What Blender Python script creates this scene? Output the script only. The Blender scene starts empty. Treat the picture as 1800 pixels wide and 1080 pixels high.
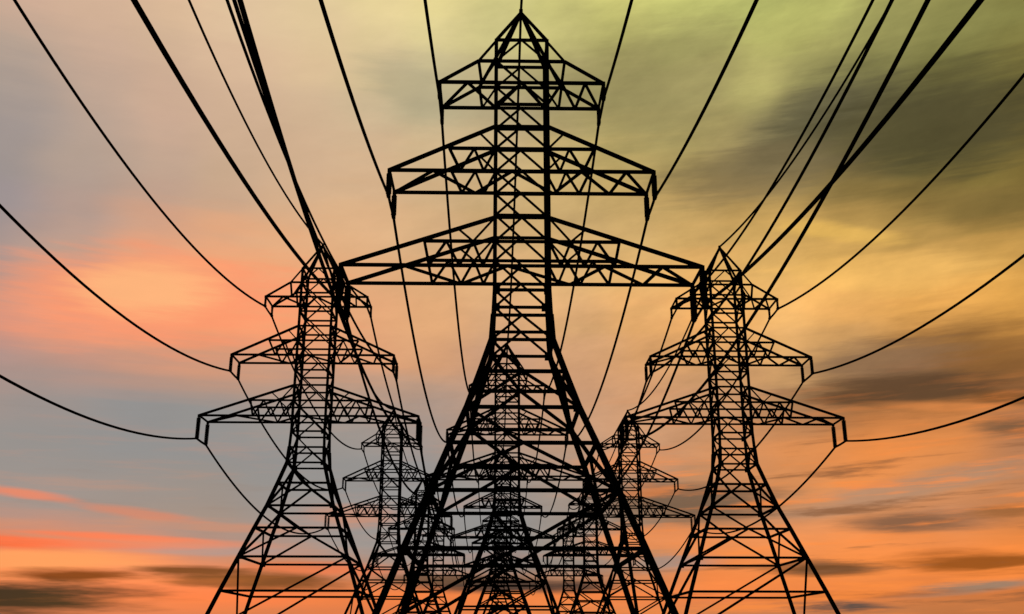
# High-voltage pylons in three parallel lines, silhouetted against a sunset sky.
import bpy, bmesh, math
from mathutils import Vector, Matrix

scene = bpy.context.scene
COL = scene.collection
EYE = 1.7                      # camera height above the ground, metres

# ------------------------------------------------------------------ helpers
def srgb(c):
    return tuple(((v / 255 + .055) / 1.055) ** 2.4 if v > 10 else v / 255 / 12.92 for v in c)

def steel(name, base, rough, metal, bump):
    m = bpy.data.materials.new(name); m.use_nodes = True
    nt = m.node_tree; b = nt.nodes['Principled BSDF']
    tc = nt.nodes.new('ShaderNodeTexCoord')
    n = nt.nodes.new('ShaderNodeTexNoise'); n.inputs['Scale'].default_value = 6; n.inputs['Detail'].default_value = 6
    nt.links.new(tc.outputs['Object'], n.inputs['Vector'])
    r = nt.nodes.new('ShaderNodeValToRGB')
    r.color_ramp.elements[0].position = .3; r.color_ramp.elements[0].color = (*[v * .7 for v in base], 1)
    r.color_ramp.elements[1].position = .7; r.color_ramp.elements[1].color = (*[v * 1.3 for v in base], 1)
    nt.links.new(n.outputs['Fac'], r.inputs['Fac']); nt.links.new(r.outputs['Color'], b.inputs['Base Color'])
    b.inputs['Roughness'].default_value = rough; b.inputs['Metallic'].default_value = metal
    b.inputs['Specular IOR Level'].default_value = 0.
    if bump:
        bp = nt.nodes.new('ShaderNodeBump'); bp.inputs['Strength'].default_value = bump; bp.inputs['Distance'].default_value = .01
        nt.links.new(n.outputs['Fac'], bp.inputs['Height']); nt.links.new(bp.outputs['Normal'], b.inputs['Normal'])
    return m

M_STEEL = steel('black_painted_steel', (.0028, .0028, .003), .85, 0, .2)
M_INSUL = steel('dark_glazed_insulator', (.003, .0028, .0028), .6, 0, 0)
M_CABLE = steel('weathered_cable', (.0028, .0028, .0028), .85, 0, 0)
M_CONC = steel('footing_concrete', (.25, .24, .22), .9, 0, .4)

class MB:
    """collects bars, boxes and lathes and links them as one mesh object"""
    heavy = 1.                                 # scales the thickness of bars
    def __init__(self): self.v = []; self.f = []
    def prism(self, a, b, w, h=None, ref=None, sides=4):
        a = Vector(a); b = Vector(b); h = (h or w) * self.heavy; w = w * self.heavy
        d = (b - a).normalized()
        ref = Vector(ref) if ref else (Vector((0, 0, 1)) if abs(d.z) < .9 else Vector((0, 1, 0)))
        x = d.cross(ref).normalized(); y = d.cross(x)
        k = len(self.v); n = sides
        if n == 4:
            prof = [(-w / 2, -h / 2), (w / 2, -h / 2), (w / 2, h / 2), (-w / 2, h / 2)]
        else:
            prof = [(w / 2 * math.cos(2 * math.pi * i / n), h / 2 * math.sin(2 * math.pi * i / n)) for i in range(n)]
        for p in (a, b):
            for (s, t) in prof: self.v.append(p + x * s + y * t)
        for i in range(n):
            j = (i + 1) % n
            self.f.append((k + i, k + j, k + n + j, k + n + i))
        self.f.append(tuple(k + i for i in reversed(range(n)))); self.f.append(tuple(k + n + i for i in range(n)))
    def box(self, c, sx, sy, sz):
        self.prism((c[0], c[1], c[2] - sz / 2), (c[0], c[1], c[2] + sz / 2), sx, sy, ref=(0, 1, 0))
    def lathe(self, c, prof, n=10):
        """prof: (radius, z) from top to bottom about a vertical axis at c"""
        k = len(self.v); m = len(prof)
        for (r, z) in prof:
            for i in range(n):
                a = 2 * math.pi * i / n
                self.v.append(Vector((c[0] + r * math.cos(a), c[1] + r * math.sin(a), c[2] + z)))
        for j in range(m - 1):
            for i in range(n):
                q = (i + 1) % n
                self.f.append((k + j * n + i, k + (j + 1) * n + i, k + (j + 1) * n + q, k + j * n + q))
        self.f.append(tuple(k + i for i in range(n))); self.f.append(tuple(k + (m - 1) * n + i for i in reversed(range(n))))
    def tube(self, pts, r0, n=6):
        k = len(self.v); pts = [Vector(p) for p in pts]; m = len(pts)
        for i, p in enumerate(pts):
            d = (pts[min(i + 1, m - 1)] - pts[max(i - 1, 0)]).normalized()
            r = r0(p)
            x = d.cross(Vector((0, 0, 1))).normalized(); y = x.cross(d)
            for s in range(n):
                a = 2 * math.pi * s / n
                self.v.append(p + x * (r * math.cos(a)) + y * (r * math.sin(a)))
        for i in range(m - 1):
            for s in range(n):
                t = (s + 1) % n
                self.f.append((k + i * n + s, k + i * n + t, k + (i + 1) * n + t, k + (i + 1) * n + s))
        self.f.append(tuple(k + s for s in reversed(range(n)))); self.f.append(tuple(k + (m - 1) * n + s for s in range(n)))
    def build(self, name, mat, parent=None, smooth=False):
        me = bpy.data.meshes.new(name); me.from_pydata([tuple(v) for v in self.v], [], self.f); me.update()
        me.materials.append(mat)
        if smooth:
            for p in me.polygons: p.use_smooth = True
        o = bpy.data.objects.new(name, me); COL.objects.link(o)
        if parent: o.parent = parent
        return o

def copy_tree(o, parent=None):
    c = o.copy(); COL.objects.link(c)
    if parent: c.parent = parent
    for ch in list(o.children): copy_tree(ch, c)
    return c

# ------------------------------------------------------------------ one pylon (metres, origin on the ground under its centre)
W = 1.5                                    # half width of the upper body
def Z(v): return v + EYE
LV = {'A': Z(37.19), 'T': Z(34.26), '1m': Z(32.82), '1b': Z(31.38), '1c': Z(29.94), '2t': Z(28.5), '2m': Z(27.07), '2b': Z(25.66),
      '2c': Z(24.23), '3t': Z(22.79), '3m': Z(21.34), '3b': Z(19.9), 'k0': Z(18.49), 'k1': Z(17.02), 'k2': Z(15.61),
      'l1': Z(13.71), 'l2': Z(11.64), 'l3': Z(9.65), 'l4': Z(7.15), 'l5': Z(4.315), 'g': .12}
HW = {'k1': 1.565, 'k2': 1.66, 'l1': 2.235, 'l2': 2.89, 'l3': 3.655, 'l4': 4.58, 'l5': 5.63, 'g': 7.72}
ORDER = ['T', '1m', '1b', '1c', '2t', '2m', '2b', '2c', '3t', '3m', '3b', 'k0', 'k1', 'k2', 'l1', 'l2', 'l3', 'l4', 'l5', 'g']
def hw(n): return HW.get(n, W)
def hw_at(z):
    for a, b in zip(ORDER, ORDER[1:]):
        if LV[b] <= z <= LV[a]:
            t = (LV[a] - z) / (LV[a] - LV[b]); return hw(a) + t * (hw(b) - hw(a))
    return W
ARMS = [('1', 4.80, 2.54, .92), ('2', 7.52, 4.15, 1.52), ('3', 9.97, 5.42, 2.07)]   # level, half length, mid chord half length, insulator length

def make_pylon():
    root = bpy.data.objects.new('pylon', None); COL.objects.link(root)
    root.empty_display_size = 2
    root['category'] = 'pylon'; root['group'] = 'lattice pylons of the three parallel power lines'
    # legs: one continuous tapering post at each corner, with its concrete footing
    for sx in (-1, 1):
        for sy in (-1, 1):
            m = MB()
            for a, b in zip(ORDER, ORDER[1:]):
                t = .21 if LV[a] > LV['k1'] + .1 else .275
                pa = Vector((sx * hw(a), sy * hw(a), LV[a])); pb = Vector((sx * hw(b), sy * hw(b), LV[b]))
                d = (pb - pa).normalized() * .02
                m.prism(pa - d, pb + d, t, ref=(0, 1, 0))
                if a in ('k0', 'k2', 'l2', 'l4'):          # gusset plates where the braces meet the post
                    m.prism(pa + Vector((-sx * .12, 0, .22)), pa + Vector((-sx * .12, 0, -.22)), .34, .215, ref=(0, 1, 0))
            leg = m.build('leg', M_STEEL, root)
            c = MB(); h = hw('g')
            c.lathe((sx * h, sy * h, 0), [(.5, .16), (.56, .12), (.6, -.6)], 12)
            c.build('footing', M_CONC, leg)
    # braced faces of the body
    for face in range(4):
        rot = Matrix.Rotation(face * math.pi / 2, 3, 'Z')
        m = MB()
        def P(u, n_or_z, inset=0):
            z = LV[n_or_z] if isinstance(n_or_z, str) else n_or_z
            h = hw_at(z)
            return rot @ Vector((u * h, -h + inset, z))
        s = (1, -1, -1, 1)[face]                            # the side of this face whose upper brace is left out
        for n in ORDER[:-1]:
            m.prism(P(-1, n), P(1, n), .145 if n[0] != 'l' else .175, ref=rot @ Vector((0, 1, 0)))
        corners = ['1m', '1c', '2m', '2c', '3m', 'k0', 'k2', 'l2', 'l4']
        for u in (-1, 1):                                   # half cross under the cap
            m.prism(P(0, 'T'), P(u, '1m'), .1)
        for a, b in zip(corners, corners[1:]):
            t = .112 if LV[a] > LV['k2'] + .1 else .155
            mid = ORDER[ORDER.index(a) + 1]
            m.prism(P(-s, a), P(0, mid), t); m.prism(P(0, mid), P(-s, b), t); m.prism(P(0, mid), P(s, b), t)
        # one long brace closes the bottom panel of every face
        m.prism(P(s, 'l4'), P(-s, 1.7 + .55), .16)
        m.build('bracing_panel', M_STEEL, root)
    # four legged peak
    m = MB(); A = Vector((0, 0, LV['A']))
    for sx in (-1, 1):
        for sy in (-1, 1):
            m.prism(A, (sx * W, sy * W, LV['T']), .165)
            m.prism(A, (sx * 2.54, sy * W, LV['1m']), .145)
    m.box((0, 0, LV['A'] + .05), .22, .22, .3)
    m.build('peak', M_STEEL, root)
    # cross arms
    zig = {'1': [(-4.8, 1), (-3.17, -1), (-1.5, 1), (0, -1), (1.5, 1), (2.35, -1), (3.36, 1), (3.72, -1), (4.8, 1)],
           '2': [(-7.52, 1), (-5.05, -1), (-2.7, 1), (-.55, -1), (1.96, 1), (3.4, -1), (5.3, 1), (5.95, -1), (7.52, 1)],
           '3': [(-9.97, 1), (-6.57, -1), (-3.45, 1), (-.8, -1), (2.84, 1), (4.56, -1), (7.1, 1), (7.77, -1), (9.97, 1)]}
    web = {'1': ([2.54], [2.35]), '2': ([4.15, 2.72], [3.5, 2.17]), '3': ([5.42, 4.2, 2.72], [5.12, 3.46, 2.16])}
    for lev, al, ml, il in ARMS:
        zb, zm = LV[lev + 'b'], LV[lev + 'm']; zt = LV['T'] if lev == '1' else LV[lev + 't']
        for sx in (-1, 1):
            m = MB()
            for y in (-W, W):
                tip = Vector((sx * al, y, zb))
                Q = lambda x, z: Vector((sx * x, y, z))
                m.prism(Q(W, zb), tip + Vector((sx * .06, 0, 0)), .165)          # bottom chord
                m.prism(Q(W, zm), Q(ml, zm), .155)                               # middle chord
                if lev == '1':
                    m.prism(Q(ml, zm), tip, .155)
                    m.prism(Q(2.54, zm), Q(2.35, zb), .165); m.prism(Q(W, zm), Q(2.35, zb), .1)
                else:
                    m.prism(Q(W, zt), tip, .185)                                # sloping top chord
                    top, bot = web[lev]
                    path = []
                    for i in range(len(top)):
                        path += [Q(top[i], zm), Q(bot[i], zb)]
                    path.append(Q(W, zm))
                    for i, (a, b) in enumerate(zip(path, path[1:])): m.prism(a, b, .155 if i == 0 else .13)
                    xs = 2.43 if lev == '2' else 3.56
                    zs = zt + (zb - zt) * (xs - W) / (al - W)
                    if lev == '2': m.prism(Q(xs, zs), Q(W, zm), .1)
                    else:
                        m.prism(Q(xs, zs), Q(2.72, zm), .1); m.prism(Q(2.72, zm), Q(W, zt), .1)
                m.box((sx * al, y, zb - .06), .2, .2, .26)                     # hanger plate
            m.prism((sx * al, -W, zb), (sx * al, W, zb), .13)
            for (xa, ya), (xb, yb) in zip(zig[lev], zig[lev][1:]):
                if (xa + xb) / 2 * sx > 0:
                    m.prism((xa, ya * W, zb - .012), (xb, yb * W, zb - .012), .135)
            arm = m.build('cross_arm', M_STEEL, root)
            for y in (-W, W):
                s = MB(); zt0 = zb - .15; n = max(6, int((il - .2) / .098)); rr = .2 if lev == '3' else (.165 if lev == '2' else .12)
                prof = [(.035, 0), (.035, -.06)]
                for k in range(n):
                    z0 = -.08 - k * .098
                    prof += [(.08, z0), (rr, z0 - .02), (rr, z0 - .062), (.075, z0 - .07)]
                prof += [(.03, -.1 - n * .098), (.03, -(il - .15))]
                s.lathe((sx * al, y, zt0), prof, 10)
                s.box((sx * al, y, zb - il - .03), .2, .4, .2)              # clamp on the cable
                s.build('insulator_string', M_INSUL, arm)
    return root

LINES = {'left': (-17.088, 93.2), 'middle': (1.362, 54.17), 'right': (21.842, 93.04)}
SPAN = 73.4
def site(line, k):
    x, y1 = LINES[line]
    if k == 0 and line != 'middle': return 14.
    return y1 + (k - 1) * SPAN
LABELS = {
 ('middle', 1): 'largest black lattice pylon, standing nearest in the centre foreground',
 ('middle', 2): 'black lattice pylon with its peak between the upper legs of the largest pylon',
 ('middle', 3): 'small black lattice pylon of the middle line, third from the viewer, inside the largest pylon',
 ('middle', 4): 'tiny black lattice pylon of the middle line, last but one in the distance',
 ('middle', 5): 'tiniest black lattice pylon of the middle line, farthest in the distance',
 ('left', 1): 'big black lattice pylon on the left, its arms clear against grey sky',
 ('left', 2): 'black lattice pylon rising just right of the big left pylon, under its arm tip',
 ('left', 3): 'small black lattice pylon of the left line, crossed by the largest pylon\'s left legs',
 ('left', 4): 'tiny black lattice pylon of the left line, farthest in the distance',
 ('right', 1): 'big black lattice pylon on the right against orange cloud',
 ('right', 2): 'black lattice pylon rising just left of the big right pylon, under its arm tip',
 ('right', 3): 'small black lattice pylon of the right line, crossed by the largest pylon\'s right legs',
 ('right', 4): 'tiny black lattice pylon of the right line, farthest in the distance',
 ('left', 0): 'black lattice pylon beyond the left picture edge, holding the near left cables',
 ('right', 0): 'black lattice pylon beyond the right picture edge, holding the near right cables',
 ('middle', 0): 'black lattice pylon behind the viewer, holding the near middle cables',
}
COUNT = {'left': 4, 'middle': 5, 'right': 4}
MB.heavy = 1.06; front = make_pylon()
MB.heavy = 1.22; second = make_pylon()
MB.heavy = 1.5; far = make_pylon()              # the pylons farther along the lines are of a heavier pattern
MB.heavy = 1.; fresh = {front, second, far}
for line, (x, y1) in LINES.items():
    for k in range(0, COUNT[line] + 1):
        proto = front if k < 2 else second if k == 2 else far
        o = proto if proto in fresh else copy_tree(proto)
        fresh.discard(proto)
        o.location = (x, site(line, k), 0)
        o.scale = (1, 1, 1.045 if k == 0 and line != 'middle' else 1)      # the ones beside the viewer are slightly taller
        o['label'] = LABELS[(line, k)]

# ------------------------------------------------------------------ cables, one continuous cable per position along each line
SAG = {'left': 3.65, 'middle': 3.35, 'right': 3.4}
POS = {'left': 'left', 'middle': 'middle', 'right': 'right'}
ARMW = {'1': 'short top arms', '2': 'middle arms', '3': 'long lowest arms'}
for line, (x, y1) in LINES.items():
    sites = [site(line, k) for k in range(0, COUNT[line] + 1)]
    def run(xa, za, off, sag):
        pts = []
        tops = [za * 1.045 if i == 0 and line != 'middle' else za for i in range(len(sites))]
        for i, y in enumerate(sites):
            za = tops[i]
            if off:
                for q in (0, .25, .5, .75):
                    pts.append((xa, y - off + 2 * off * q, za - .035 * 4 * q * (1 - q)))
            y0 = y + off
            if i == len(sites) - 1:
                pts.append((xa, y0, za)); break
            y2 = sites[i + 1] - off
            for q in range(0, 40):
                t = q / 40
                pts.append((xa, y0 + (y2 - y0) * t, za + (tops[i + 1] - za) * t - 4 * sag * ((y2 - y0) / (SPAN - 2 * off)) ** 2 * t * (1 - t)))
        return pts
    for lev, al, ml, il in ARMS:
        for sx in (-1, 1):
            m = MB(); m.tube(run(x + sx * al, LV[lev + 'b'] - il - .06, W, SAG[line]), lambda p: .083 + .03 * min(1, max(0, (p.y - 60) / 60)))
            o = m.build('power_cable', M_CABLE, None, True)
            o['category'] = 'power cable'; o['group'] = 'cables strung along the pylons'
            o['label'] = 'black cable under the %s tips of the %s, %s pylon line' % ('left' if sx < 0 else 'right', ARMW[lev], line)
    m = MB(); m.tube(run(x, LV['A'] + .1, 0, SAG[line] + .3), lambda p: .08 + .03 * min(1, max(0, (p.y - 60) / 60)))
    o = m.build('ground_wire', M_CABLE, None, True)
    o['category'] = 'power cable'; o['group'] = 'cables strung along the pylons'
    o['label'] = 'thin black wire running over the pointed tops of the %s pylon line' % line

# ------------------------------------------------------------------ ground
gm = bpy.data.materials.new('dry_grassland'); gm.use_nodes = True
nt = gm.node_tree; b = nt.nodes['Principled BSDF']; b.inputs['Roughness'].default_value = .95; b.inputs['Specular IOR Level'].default_value = .1
tc = nt.nodes.new('ShaderNodeTexCoord')
n1 = nt.nodes.new('ShaderNodeTexNoise'); n1.inputs['Scale'].default_value = .05; n1.inputs['Detail'].default_value = 8
n2 = nt.nodes.new('ShaderNodeTexNoise'); n2.inputs['Scale'].default_value = 3.; n2.inputs['Detail'].default_value = 6
r = nt.nodes.new('ShaderNodeValToRGB'); r.color_ramp.elements[0].color = (.035, .04, .015, 1); r.color_ramp.elements[1].color = (.09, .075, .035, 1)
mx = nt.nodes.new('ShaderNodeMath'); mx.operation = 'MULTIPLY_ADD'; mx.inputs[1].default_value = .5
nt.links.new(tc.outputs['Object'], n1.inputs['Vector']); nt.links.new(tc.outputs['Object'], n2.inputs['Vector'])
nt.links.new(n2.outputs['Fac'], mx.inputs[0])
hf = nt.nodes.new('ShaderNodeMath'); hf.operation = 'MULTIPLY'; hf.inputs[1].default_value = .5
nt.links.new(n1.outputs['Fac'], hf.inputs[0]); nt.links.new(hf.outputs[0], mx.inputs[2])
nt.links.new(mx.outputs[0], r.inputs['Fac']); nt.links.new(r.outputs['Color'], b.inputs['Base Color'])
bp = nt.nodes.new('ShaderNodeBump'); bp.inputs['Strength'].default_value = .6; bp.inputs['Distance'].default_value = .1
nt.links.new(n2.outputs['Fac'], bp.inputs['Height']); nt.links.new(bp.outputs['Normal'], b.inputs['Normal'])
me = bpy.data.meshes.new('ground'); bm = bmesh.new()
bmesh.ops.create_circle(bm, cap_ends=True, radius=6000, segments=96); bm.to_mesh(me); bm.free(); me.materials.append(gm)
g = bpy.data.objects.new('ground', me); COL.objects.link(g); g['kind'] = 'structure'

# ------------------------------------------------------------------ sunset sky (colours by azimuth / elevation of the world direction)
SKY_AZ = [-32.0, -28.0, -24.0, -20.0, -16.0, -12.0, -8.0, -4.0, 0.0, 4.0, 8.0, 12.0, 16.0, 20.0, 24.0, 28.0, 32.0]
SKY_EL = [0, 1.8, 2.6, 3.4, 4.2, 5.2, 6.5, 8, 9.8, 11.7, 13.6, 15.5, 17.5, 19.5, 21.5, 23.5, 25.5, 27.5, 29.5, 31.5, 33.5, 36]
SKY = [
  [(0.578,0.188,0.091),(0.751,0.203,0.085),(0.944,0.254,0.092),(1,0.313,0.108),(0.945,0.21,0.073),(0.568,0.255,0.166),(0.354,0.286,0.258),(0.303,0.284,0.269),(0.326,0.286,0.265),(0.385,0.287,0.259),(0.516,0.291,0.239),(0.822,0.305,0.189),(0.49,0.305,0.251),(0.371,0.295,0.28),(0.342,0.291,0.284),(0.344,0.296,0.279),(0.351,0.296,0.279),(0.398,0.331,0.282),(0.521,0.376,0.291),(0.61,0.402,0.296),(0.61,0.402,0.296),(0.61,0.402,0.296)],
  [(0.578,0.188,0.091),(0.72,0.2,0.086),(0.936,0.243,0.089),(0.995,0.321,0.112),(1,0.213,0.068),(0.64,0.245,0.142),(0.363,0.287,0.257),(0.314,0.284,0.267),(0.318,0.285,0.266),(0.366,0.287,0.26),(0.444,0.287,0.254),(0.714,0.3,0.204),(0.597,0.305,0.228),(0.392,0.3,0.275),(0.342,0.288,0.287),(0.346,0.296,0.281),(0.361,0.303,0.28),(0.403,0.326,0.283),(0.488,0.369,0.291),(0.621,0.415,0.302),(0.632,0.421,0.304),(0.637,0.426,0.306)],
  [(0.582,0.189,0.091),(0.703,0.199,0.086),(0.937,0.233,0.085),(0.988,0.303,0.108),(1,0.241,0.085),(0.694,0.244,0.135),(0.353,0.286,0.258),(0.311,0.283,0.268),(0.296,0.282,0.273),(0.323,0.283,0.268),(0.473,0.291,0.237),(0.732,0.313,0.199),(0.823,0.335,0.197),(0.542,0.343,0.258),(0.467,0.331,0.275),(0.452,0.341,0.283),(0.467,0.355,0.287),(0.502,0.368,0.288),(0.593,0.409,0.302),(0.654,0.444,0.312),(0.688,0.466,0.318),(0.697,0.472,0.319)],
  [(0.617,0.195,0.09),(0.718,0.2,0.084),(0.964,0.221,0.077),(0.981,0.271,0.101),(0.878,0.266,0.123),(0.616,0.258,0.168),(0.345,0.278,0.244),(0.304,0.278,0.264),(0.279,0.279,0.279),(0.281,0.279,0.279),(0.472,0.29,0.227),(0.728,0.327,0.196),(0.977,0.387,0.189),(0.838,0.373,0.202),(0.655,0.362,0.237),(0.543,0.363,0.27),(0.544,0.379,0.28),(0.591,0.396,0.286),(0.622,0.425,0.297),(0.673,0.469,0.313),(0.761,0.52,0.33),(0.761,0.524,0.332)],
  [(0.639,0.195,0.084),(0.72,0.197,0.079),(0.968,0.208,0.067),(0.91,0.234,0.086),(0.668,0.254,0.143),(0.429,0.267,0.219),(0.348,0.275,0.235),(0.307,0.278,0.258),(0.28,0.28,0.279),(0.288,0.284,0.279),(0.474,0.296,0.224),(0.737,0.325,0.181),(0.962,0.388,0.173),(0.886,0.391,0.189),(0.739,0.39,0.221),(0.6,0.391,0.259),(0.599,0.408,0.27),(0.628,0.43,0.289),(0.668,0.46,0.308),(0.718,0.498,0.326),(0.754,0.549,0.345),(0.761,0.562,0.35)],
  [(0.618,0.194,0.083),(0.69,0.196,0.078),(0.951,0.206,0.065),(0.762,0.207,0.077),(0.582,0.232,0.126),(0.421,0.279,0.23),(0.325,0.286,0.264),(0.293,0.284,0.276),(0.284,0.281,0.279),(0.31,0.292,0.277),(0.486,0.31,0.229),(0.759,0.335,0.178),(0.864,0.374,0.172),(0.833,0.401,0.194),(0.758,0.419,0.225),(0.674,0.428,0.257),(0.649,0.433,0.273),(0.654,0.455,0.292),(0.684,0.492,0.312),(0.733,0.534,0.318),(0.753,0.573,0.33),(0.761,0.592,0.335)],
  [(0.681,0.188,0.07),(0.719,0.193,0.068),(0.871,0.209,0.061),(0.675,0.218,0.093),(0.488,0.245,0.159),(0.338,0.301,0.283),(0.306,0.291,0.283),(0.293,0.286,0.282),(0.291,0.285,0.279),(0.34,0.299,0.271),(0.492,0.323,0.237),(0.741,0.354,0.193),(0.776,0.385,0.193),(0.777,0.414,0.207),(0.755,0.437,0.228),(0.716,0.448,0.249),(0.676,0.451,0.27),(0.644,0.461,0.286),(0.622,0.481,0.296),(0.699,0.55,0.307),(0.761,0.611,0.315),(0.8,0.65,0.318)],
  [(0.747,0.204,0.07),(0.776,0.207,0.069),(0.903,0.221,0.062),(0.53,0.223,0.121),(0.315,0.239,0.206),(0.305,0.292,0.284),(0.299,0.292,0.286),(0.296,0.29,0.286),(0.297,0.287,0.283),(0.373,0.299,0.263),(0.498,0.321,0.229),(0.68,0.352,0.188),(0.746,0.394,0.188),(0.754,0.421,0.202),(0.72,0.434,0.223),(0.668,0.433,0.227),(0.647,0.449,0.247),(0.604,0.456,0.264),(0.503,0.428,0.257),(0.621,0.53,0.284),(0.74,0.63,0.296),(0.818,0.695,0.293)],
  [(0.753,0.22,0.07),(0.779,0.223,0.069),(0.904,0.237,0.062),(0.449,0.21,0.117),(0.221,0.205,0.195),(0.272,0.27,0.269),(0.282,0.28,0.279),(0.317,0.288,0.268),(0.38,0.294,0.24),(0.44,0.301,0.228),(0.511,0.318,0.221),(0.595,0.344,0.217),(0.676,0.385,0.2),(0.706,0.412,0.199),(0.687,0.424,0.207),(0.634,0.418,0.197),(0.603,0.425,0.212),(0.56,0.422,0.227),(0.464,0.377,0.215),(0.56,0.475,0.238),(0.631,0.56,0.245),(0.644,0.597,0.235)],
  [(0.727,0.223,0.07),(0.759,0.226,0.069),(0.918,0.241,0.062),(0.5,0.234,0.127),(0.281,0.239,0.206),(0.35,0.278,0.228),(0.345,0.288,0.248),(0.38,0.295,0.241),(0.454,0.302,0.214),(0.552,0.319,0.196),(0.626,0.34,0.188),(0.671,0.363,0.19),(0.717,0.404,0.183),(0.715,0.424,0.182),(0.675,0.425,0.183),(0.625,0.415,0.175),(0.586,0.413,0.172),(0.515,0.388,0.166),(0.373,0.309,0.146),(0.457,0.397,0.168),(0.561,0.509,0.191),(0.637,0.6,0.207)],
  [(0.635,0.223,0.082),(0.682,0.225,0.078),(0.906,0.235,0.062),(0.717,0.246,0.091),(0.586,0.261,0.125),(0.549,0.269,0.14),(0.352,0.217,0.14),(0.379,0.235,0.152),(0.554,0.301,0.172),(0.616,0.324,0.172),(0.684,0.352,0.169),(0.753,0.385,0.164),(0.815,0.423,0.155),(0.766,0.431,0.155),(0.667,0.419,0.158),(0.607,0.402,0.152),(0.551,0.391,0.142),(0.465,0.356,0.128),(0.335,0.284,0.112),(0.395,0.354,0.128),(0.521,0.486,0.16),(0.651,0.621,0.193)],
  [(0.562,0.215,0.091),(0.618,0.218,0.085),(0.882,0.23,0.062),(0.899,0.246,0.063),(0.891,0.266,0.072),(0.739,0.265,0.093),(0.401,0.192,0.094),(0.437,0.213,0.104),(0.662,0.291,0.124),(0.565,0.29,0.144),(0.628,0.334,0.155),(0.786,0.402,0.154),(0.904,0.442,0.138),(0.807,0.434,0.136),(0.655,0.404,0.136),(0.559,0.367,0.127),(0.459,0.335,0.119),(0.409,0.326,0.119),(0.391,0.33,0.123),(0.384,0.351,0.123),(0.512,0.499,0.158),(0.631,0.631,0.188)],
  [(0.533,0.201,0.082),(0.592,0.207,0.078),(0.844,0.229,0.061),(0.901,0.256,0.064),(0.93,0.281,0.073),(0.835,0.29,0.095),(0.61,0.272,0.124),(0.662,0.277,0.11),(0.747,0.279,0.088),(0.445,0.22,0.099),(0.523,0.286,0.124),(0.747,0.406,0.15),(0.868,0.472,0.153),(0.782,0.451,0.138),(0.629,0.383,0.115),(0.457,0.292,0.092),(0.25,0.19,0.082),(0.288,0.238,0.102),(0.408,0.352,0.131),(0.462,0.433,0.144),(0.538,0.544,0.166),(0.573,0.592,0.176)],
  [(0.515,0.19,0.067),(0.566,0.196,0.066),(0.757,0.218,0.06),(0.908,0.263,0.061),(0.993,0.29,0.066),(0.902,0.289,0.081),(0.701,0.28,0.108),(0.824,0.296,0.091),(0.855,0.281,0.069),(0.437,0.172,0.055),(0.407,0.203,0.079),(0.538,0.292,0.109),(0.856,0.433,0.124),(0.812,0.456,0.124),(0.544,0.328,0.089),(0.296,0.195,0.057),(0.176,0.138,0.051),(0.177,0.151,0.062),(0.268,0.24,0.09),(0.412,0.382,0.126),(0.463,0.459,0.142),(0.476,0.477,0.146)],
  [(0.51,0.177,0.058),(0.551,0.183,0.058),(0.683,0.201,0.055),(0.868,0.241,0.054),(0.975,0.273,0.059),(0.835,0.271,0.078),(0.573,0.25,0.119),(0.726,0.28,0.1),(0.755,0.266,0.074),(0.514,0.188,0.053),(0.377,0.163,0.049),(0.532,0.252,0.067),(0.82,0.403,0.096),(0.644,0.362,0.098),(0.389,0.241,0.064),(0.249,0.176,0.047),(0.179,0.146,0.043),(0.123,0.108,0.041),(0.196,0.179,0.063),(0.303,0.282,0.092),(0.374,0.354,0.112),(0.38,0.36,0.114)],
  [(0.503,0.171,0.053),(0.563,0.179,0.052),(0.723,0.203,0.05),(0.881,0.237,0.05),(0.98,0.274,0.053),(0.789,0.243,0.057),(0.548,0.2,0.066),(0.567,0.24,0.103),(0.492,0.209,0.093),(0.363,0.138,0.048),(0.298,0.12,0.03),(0.568,0.259,0.053),(0.716,0.355,0.075),(0.52,0.287,0.07),(0.27,0.176,0.045),(0.222,0.159,0.039),(0.168,0.13,0.035),(0.128,0.108,0.033),(0.163,0.149,0.045),(0.266,0.25,0.076),(0.31,0.292,0.088),(0.317,0.299,0.091)],
  [(0.503,0.171,0.053),(0.575,0.181,0.052),(0.741,0.207,0.05),(0.907,0.243,0.05),(0.996,0.281,0.054),(0.741,0.234,0.058),(0.551,0.206,0.071),(0.571,0.248,0.112),(0.462,0.191,0.082),(0.345,0.132,0.043),(0.312,0.129,0.029),(0.686,0.32,0.061),(0.653,0.331,0.07),(0.409,0.234,0.056),(0.22,0.148,0.037),(0.205,0.141,0.032),(0.139,0.103,0.027),(0.16,0.129,0.033),(0.215,0.187,0.05),(0.254,0.238,0.068),(0.254,0.238,0.068),(0.258,0.242,0.07)],
]
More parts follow.
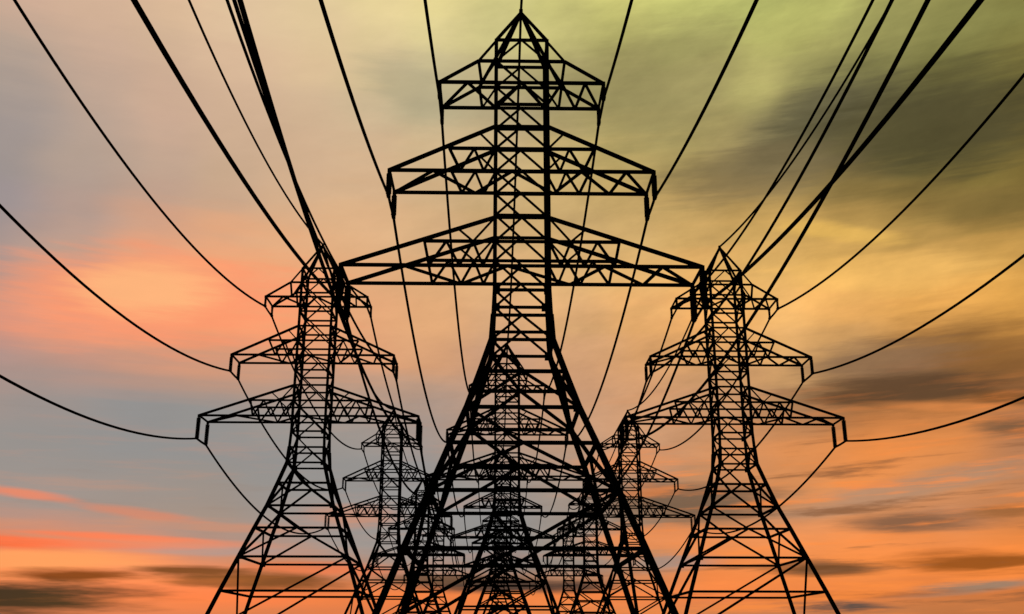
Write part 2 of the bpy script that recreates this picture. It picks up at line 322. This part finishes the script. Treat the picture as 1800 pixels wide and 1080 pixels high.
CLOUDS = [
  (-25.01, 4.87, 2.85, 0.35, -1.4, (1.0, 0.138, 0.04), 0.85),
  (-20.04, 5.29, 4.2, 0.2, -1.0, (1.0, 0.195, 0.08), 0.8),
  (-23.09, 4.06, 5.67, 0.49, 0.6, (1.0, 0.352, 0.117), 0.9),
  (-14.9, 4.73, 4.42, 0.29, 0.1, (0.392, 0.305, 0.287), 0.7),
  (-9.53, 3.92, 3.64, 0.35, -0.4, (0.871, 0.181, 0.061), 0.7),
  (-21.69, 3.36, 3.24, 0.33, 1.4, (0.216, 0.042, 0.009), 1.0),
  (-24.88, 2.23, 6.55, 0.8, 0.5, (0.009, 0.012, 0.014), 1.0),
  (-16.24, 3.71, 2.73, 0.23, -0.0, (0.181, 0.048, 0.016), 1.0),
  (-12.74, 3.29, 4.45, 0.46, -2.0, (0.195, 0.058, 0.019), 1.0),
  (-15.33, 3.13, 2.01, 0.2, 0.9, (0.305, 0.08, 0.026), 0.8),
  (-0.02, 3.13, 5.85, 0.45, -1.6, (0.038, 0.032, 0.032), 0.95),
  (-3.41, 3.33, 2.77, 0.24, 0.2, (0.156, 0.08, 0.045), 0.6),
  (22.2, 6.07, 3.72, 0.48, -0.6, (0.27, 0.122, 0.061), 1.0),
  (25.52, 3.94, 4.21, 0.55, -1.8, (0.352, 0.093, 0.013), 1.0),
  (17.48, 3.83, 2.8, 0.34, -1.1, (0.181, 0.068, 0.023), 1.0),
  (24.2, 2.8, 3.79, 0.3, 4.7, (0.314, 0.216, 0.15), 0.9),
  (17.87, 1.97, 2.76, 0.28, -1.7, (0.117, 0.076, 0.061), 1.0),
  (19.32, 2.52, 4.31, 0.22, 1.5, (0.445, 0.127, 0.034), 0.8),
  (26.64, 6.43, 1.89, 0.33, 3.0, (0.305, 0.114, 0.034), 0.8),
  (25.66, 13.88, 5.21, 2.17, 0.9, (0.209, 0.093, 0.027), 0.75),
  (21.15, 14.32, 4.24, 1.07, 0.5, (0.254, 0.144, 0.076), 0.75),
  (22.43, 12.83, 5.7, 0.83, -2.1, (0.122, 0.061, 0.027), 0.95),
  (27.29, 11.98, 1.81, 0.4, -5.9, (0.188, 0.072, 0.018), 0.7),
  (27.6, 10.46, 2.03, 0.42, -2.2, (0.188, 0.098, 0.048), 0.85),
  (-24.44, 7.22, 2.38, 0.25, -4.6, (0.855, 0.231, 0.122), 0.8),
  (-19.07, 6.53, 3.12, 0.26, -4.8, (0.68, 0.231, 0.138), 0.75),
  (-13.54, 5.96, 3.59, 0.24, 0.3, (0.61, 0.262, 0.162), 0.6),
  (24.82, 11.74, 3.44, 0.26, -6.5, (0.701, 0.242, 0.065), 0.7),
  (21.84, 7.75, 6.34, 0.64, 9.7, (0.413, 0.254, 0.162), 0.75),
  (-18.72, 17.72, 8.12, 2.53, 3.8, (1.0, 0.319, 0.156), 0.8),
  (-19.77, 18.15, 3.64, 1.37, 3.7, (1.0, 0.503, 0.216), 0.75),
  (-5.64, 30.42, 3.06, 1.36, -21.1, (0.456, 0.392, 0.242), 0.6),
  (10.92, 7.43, 5.12, 0.91, -1.4, (0.175, 0.107, 0.065), 0.85),
  (8.68, 5.53, 3.95, 0.6, 0.9, (0.871, 0.283, 0.091), 0.8),
  (9.23, 4.26, 2.72, 0.42, 2.1, (0.314, 0.27, 0.246), 0.7),
  (7.59, 9.61, 2.82, 0.62, 1.5, (0.807, 0.305, 0.114), 0.6),
  (-7.86, 6.79, 2.48, 0.55, -1.3, (0.617, 0.262, 0.156), 0.6),
  (12.2, 13.36, 3.72, 0.37, -2.8, (0.456, 0.223, 0.127), 0.3),
  (-22.15, 4.9, 4.64, 0.22, -0.4, (1.0, 0.188, 0.076), 0.6),
  (-16.94, 5.08, 3.75, 0.26, 0.4, (0.871, 0.242, 0.122), 0.6),
  (19.56, 27.69, 4.08, 1.82, 13.9, (0.122, 0.107, 0.054), 0.85),
  (25.36, 26.18, 7.48, 2.55, 1.3, (0.08, 0.068, 0.027), 0.85),
  (27.35, 21.72, 3.77, 0.91, -7.2, (0.181, 0.122, 0.034), 0.6),
  (22.54, 23.51, 4.39, 0.59, -11.5, (0.262, 0.175, 0.048), 0.5),
  (19.82, 21.51, 3.33, 0.48, -13.8, (0.807, 0.479, 0.107), 0.75),
  (22.29, 19.03, 5.38, 1.07, -7.3, (0.922, 0.515, 0.133), 0.55),
  (18.61, 32.55, 3.3, 1.28, 14.1, (0.604, 0.591, 0.168), 0.35),
  (15.93, 29.8, 1.84, 1.42, 27.7, (0.527, 0.479, 0.156), 0.35),
  (9.83, 29.9, 5.2, 2.85, 9.8, (0.296, 0.254, 0.102), 0.6),
  (15.67, 25.11, 5.44, 1.58, 1.6, (0.209, 0.156, 0.072), 0.65),
  (12.13, 32.42, 2.81, 1.17, 16.7, (0.376, 0.352, 0.122), 0.5),
]
world = bpy.data.worlds.new('World'); scene.world = world; world.use_nodes = True
nt = world.node_tree; nt.nodes.clear(); N = nt.nodes.new; L = nt.links.new
def math_(op, a, b=None, c=None):
    n = N('ShaderNodeMath'); n.operation = op
    for i, v in enumerate((a, b, c)):
        if v is None: continue
        if isinstance(v, (int, float)): n.inputs[i].default_value = v
        else: L(v, n.inputs[i])
    return n.outputs[0]
def vmath(op, a, b=None):
    n = N('ShaderNodeVectorMath'); n.operation = op
    for i, v in enumerate((a, b)):
        if v is None: continue
        if isinstance(v, (tuple, list)): n.inputs[i].default_value = v
        else: L(v, n.inputs[i])
    return n
def comb(x, y, z=0.):
    n = N('ShaderNodeCombineXYZ')
    for i, v in enumerate((x, y, z)):
        if isinstance(v, (int, float)): n.inputs[i].default_value = v
        else: L(v, n.inputs[i])
    return n.outputs[0]
def mixc(f, a, b):
    n = N('ShaderNodeMix'); n.data_type = 'RGBA'
    for s, v in ((n.inputs[0], f), (n.inputs[6], a), (n.inputs[7], b)):
        if isinstance(v, (int, float)): s.default_value = v
        elif isinstance(v, tuple): s.default_value = (*v, 1)
        else: L(v, s)
    return n.outputs[2]
def smooth(v, a, b):
    n = N('ShaderNodeMapRange'); n.interpolation_type = 'SMOOTHSTEP'
    n.inputs['From Min'].default_value = a; n.inputs['From Max'].default_value = b
    L(v, n.inputs['Value']); return n.outputs['Result']
def noise(vec, scale, detail=4, rough=.55):
    n = N('ShaderNodeTexNoise'); n.inputs['Scale'].default_value = scale; n.inputs['Detail'].default_value = detail
    n.inputs['Roughness'].default_value = rough; L(vec, n.inputs['Vector']); return n.outputs['Fac']
tc = N('ShaderNodeTexCoord'); sep = N('ShaderNodeSeparateXYZ'); nv = vmath('NORMALIZE', tc.outputs['Generated'])
L(nv.outputs[0], sep.inputs[0])
az = math_('MULTIPLY', math_('ARCTAN2', sep.outputs[0], sep.outputs[1]), 180 / math.pi)
el = math_('MULTIPLY', math_('ARCSINE', sep.outputs[2]), 180 / math.pi)
# wind-drawn streaks: noise stretched along the horizon bends the colour bands
st1 = noise(comb(math_('MULTIPLY', az, .055), math_('MULTIPLY', el, .30), 3.1), 1., 3)
st2 = noise(comb(math_('MULTIPLY', az, .06), math_('MULTIPLY', el, .9), 8.7), 1., 5, .6)
st3 = noise(comb(math_('MULTIPLY', az, .09), math_('MULTIPLY', el, .14), 5.3), 1., 3)
high = smooth(el, 2., 16.)
amp = math_('MULTIPLY_ADD', high, 1.1, .55)
az_w = math_('ADD', az, math_('MULTIPLY', math_('SUBTRACT', st3, .5), 5.))
el_w = math_('ADD', el, math_('MULTIPLY', math_('ADD', math_('SUBTRACT', st1, .5), math_('MULTIPLY', math_('SUBTRACT', st2, .5), .7)), math_('MULTIPLY', amp, 2.2)))
EMAX = 40.
fac = math_('DIVIDE', el_w, EMAX)
col = None
for i, a in enumerate(SKY_AZ):
    rp = N('ShaderNodeValToRGB'); cr = rp.color_ramp; cr.interpolation = 'LINEAR'
    while len(cr.elements) < len(SKY_EL): cr.elements.new(.5)
    for e_, p_, c_ in zip(cr.elements, SKY_EL, SKY[i]):
        e_.position = p_ / EMAX
    for e_, p_, c_ in zip(cr.elements, SKY_EL, SKY[i]): e_.color = (*c_, 1)
    L(fac, rp.inputs['Fac'])
    col = rp.outputs['Color'] if col is None else mixc(smooth(az_w, SKY_AZ[i - 1], a), col, rp.outputs['Color'])
# single streaks and cloud banks
ed = noise(comb(math_('MULTIPLY', az, .16), math_('MULTIPLY', el, 1.7), 1.9), 1., 5, .62)
ed2 = noise(comb(math_('MULTIPLY', az, .3), math_('MULTIPLY', el, 3.2), 4.4), 1., 3, .6)
edge = math_('ADD', math_('MULTIPLY', math_('SUBTRACT', ed, .5), 1.1), math_('MULTIPLY', math_('SUBTRACT', ed2, .5), .7))
base = comb(az, el)
for (a, e, ha, he, tilt, c, s) in CLOUDS:
    d = vmath('SUBTRACT', base, (a, e, 0)).outputs[0]
    ct, sn = math.cos(math.radians(tilt)), math.sin(math.radians(tilt))
    x = vmath('DOT_PRODUCT', d, (ct / ha, sn / ha, 0)).outputs['Value']
    y = vmath('DOT_PRODUCT', d, (-sn / he, ct / he, 0)).outputs['Value']
    q = math_('SQRT', math_('ADD', math_('MULTIPLY', x, x), math_('MULTIPLY', y, y)))
    m = smooth(math_('ADD', q, edge), 1.45, .4)
    col = mixc(math_('MULTIPLY', m, s), col, c)
# broken streaks low in the sky, brown cloud and bright gaps between
low = smooth(el, 15., 8.)
sk = noise(comb(math_('MULTIPLY', az, .085), math_('MULTIPLY', math_('MULTIPLY_ADD', az, -.03, el), 1.0), 33.), 1., 6, .62)
right = smooth(az, 2., 14.)
w = math_('MULTIPLY', low, math_('MULTIPLY_ADD', right, .7, .12))
col = mixc(math_('MULTIPLY', smooth(sk, .55, .7), w), col, srgb((138, 90, 58)))
col = mixc(math_('MULTIPLY', smooth(sk, .5, .34), math_('MULTIPLY', w, .9)), col, srgb((255, 143, 66)))
# fine texture in the cloud sheet
up_el = math_('MULTIPLY_ADD', az, -.16, el)                # higher cloud rises towards the right
f1 = mixc(high, noise(comb(math_('MULTIPLY', az, .10), math_('MULTIPLY', el, .6), 12.), 1., 6, .6),
          noise(comb(math_('MULTIPLY', az, .13), math_('MULTIPLY', up_el, .24), 21.), 1., 6, .55))
f2 = mixc(high, noise(comb(math_('MULTIPLY', az, .3), math_('MULTIPLY', el, 1.6), 17.), 1., 5, .64),
          noise(comb(math_('MULTIPLY', az, .26), math_('MULTIPLY', up_el, .75), 27.), 1., 6, .66))
side = smooth(az, -16., 12.)
gain = math_('MULTIPLY_ADD', math_('ADD', math_('SUBTRACT', f1, .5), math_('MULTIPLY', math_('SUBTRACT', f2, .5), .6)), math_('MULTIPLY', math_('MULTIPLY_ADD', side, .55, .14), math_('MULTIPLY_ADD', high, .7, .45)), 1.02)
gv = vmath('SCALE', col); L(gain, gv.inputs['Scale'])
col = gv.outputs[0]
# the rest of the sky: dusk overhead and behind
dusk = (.05, .052, .065)
col = mixc(smooth(el, 36., 75.), col, dusk)
col = mixc(smooth(math_('ABSOLUTE', az), 45., 110.), col, dusk)
sky = N('ShaderNodeTexSky'); sky.sky_type = 'NISHITA'; sky.sun_disc = False
SUN_EL, SUN_AZ = 3.0, -18.0
sky.sun_elevation = math.radians(SUN_EL); sky.sun_rotation = math.radians(SUN_AZ)
bg1 = N('ShaderNodeBackground'); L(sky.outputs[0], bg1.inputs['Color']); bg1.inputs['Strength'].default_value = .05
bg2 = N('ShaderNodeBackground'); L(col, bg2.inputs['Color']); bg2.inputs['Strength'].default_value = 1.
ms = N('ShaderNodeMixShader'); ms.inputs[0].default_value = .97
L(bg1.outputs[0], ms.inputs[1]); L(bg2.outputs[0], ms.inputs[2])
out = N('ShaderNodeOutputWorld'); L(ms.outputs[0], out.inputs['Surface'])

# low sun behind the cloud on the left, shining towards the viewer
sd = bpy.data.lights.new('sun', 'SUN'); sd.energy = 2.; sd.angle = math.radians(.5); sd.color = (1., .72, .45)
so = bpy.data.objects.new('sun', sd); COL.objects.link(so)
a, e = math.radians(SUN_AZ), math.radians(SUN_EL)
to_sun = Vector((math.sin(a) * math.cos(e), math.cos(a) * math.cos(e), math.sin(e)))
so.rotation_euler = to_sun.to_track_quat('Z', 'Y').to_euler(); so.location = to_sun * 300

# ------------------------------------------------------------------ camera
cd = bpy.data.cameras.new('camera'); cam = bpy.data.objects.new('camera', cd); COL.objects.link(cam)
cd.sensor_fit = 'HORIZONTAL'; cd.sensor_width = 36; cd.lens = 1793.79 / 1800 * 36
cd.clip_start = .1; cd.clip_end = 20000
P_, Y_, R_ = .3208, .0154, .0014
fw = Vector((math.sin(Y_) * math.cos(P_), math.cos(Y_) * math.cos(P_), math.sin(P_)))
rt = Vector((math.cos(Y_), -math.sin(Y_), 0)); up = rt.cross(fw)
rt2 = math.cos(R_) * rt + math.sin(R_) * up; up2 = -math.sin(R_) * rt + math.cos(R_) * up
mt = Matrix((rt2, up2, -fw)).transposed().to_4x4(); mt.translation = (0, 0, EYE)
cam.matrix_world = mt
scene.camera = cam

vs = scene.view_settings; scene.display_settings.display_device = 'sRGB'
vs.view_transform = 'Standard'; vs.look = 'None'; vs.exposure = 0; vs.gamma = 1; vs.use_curve_mapping = False
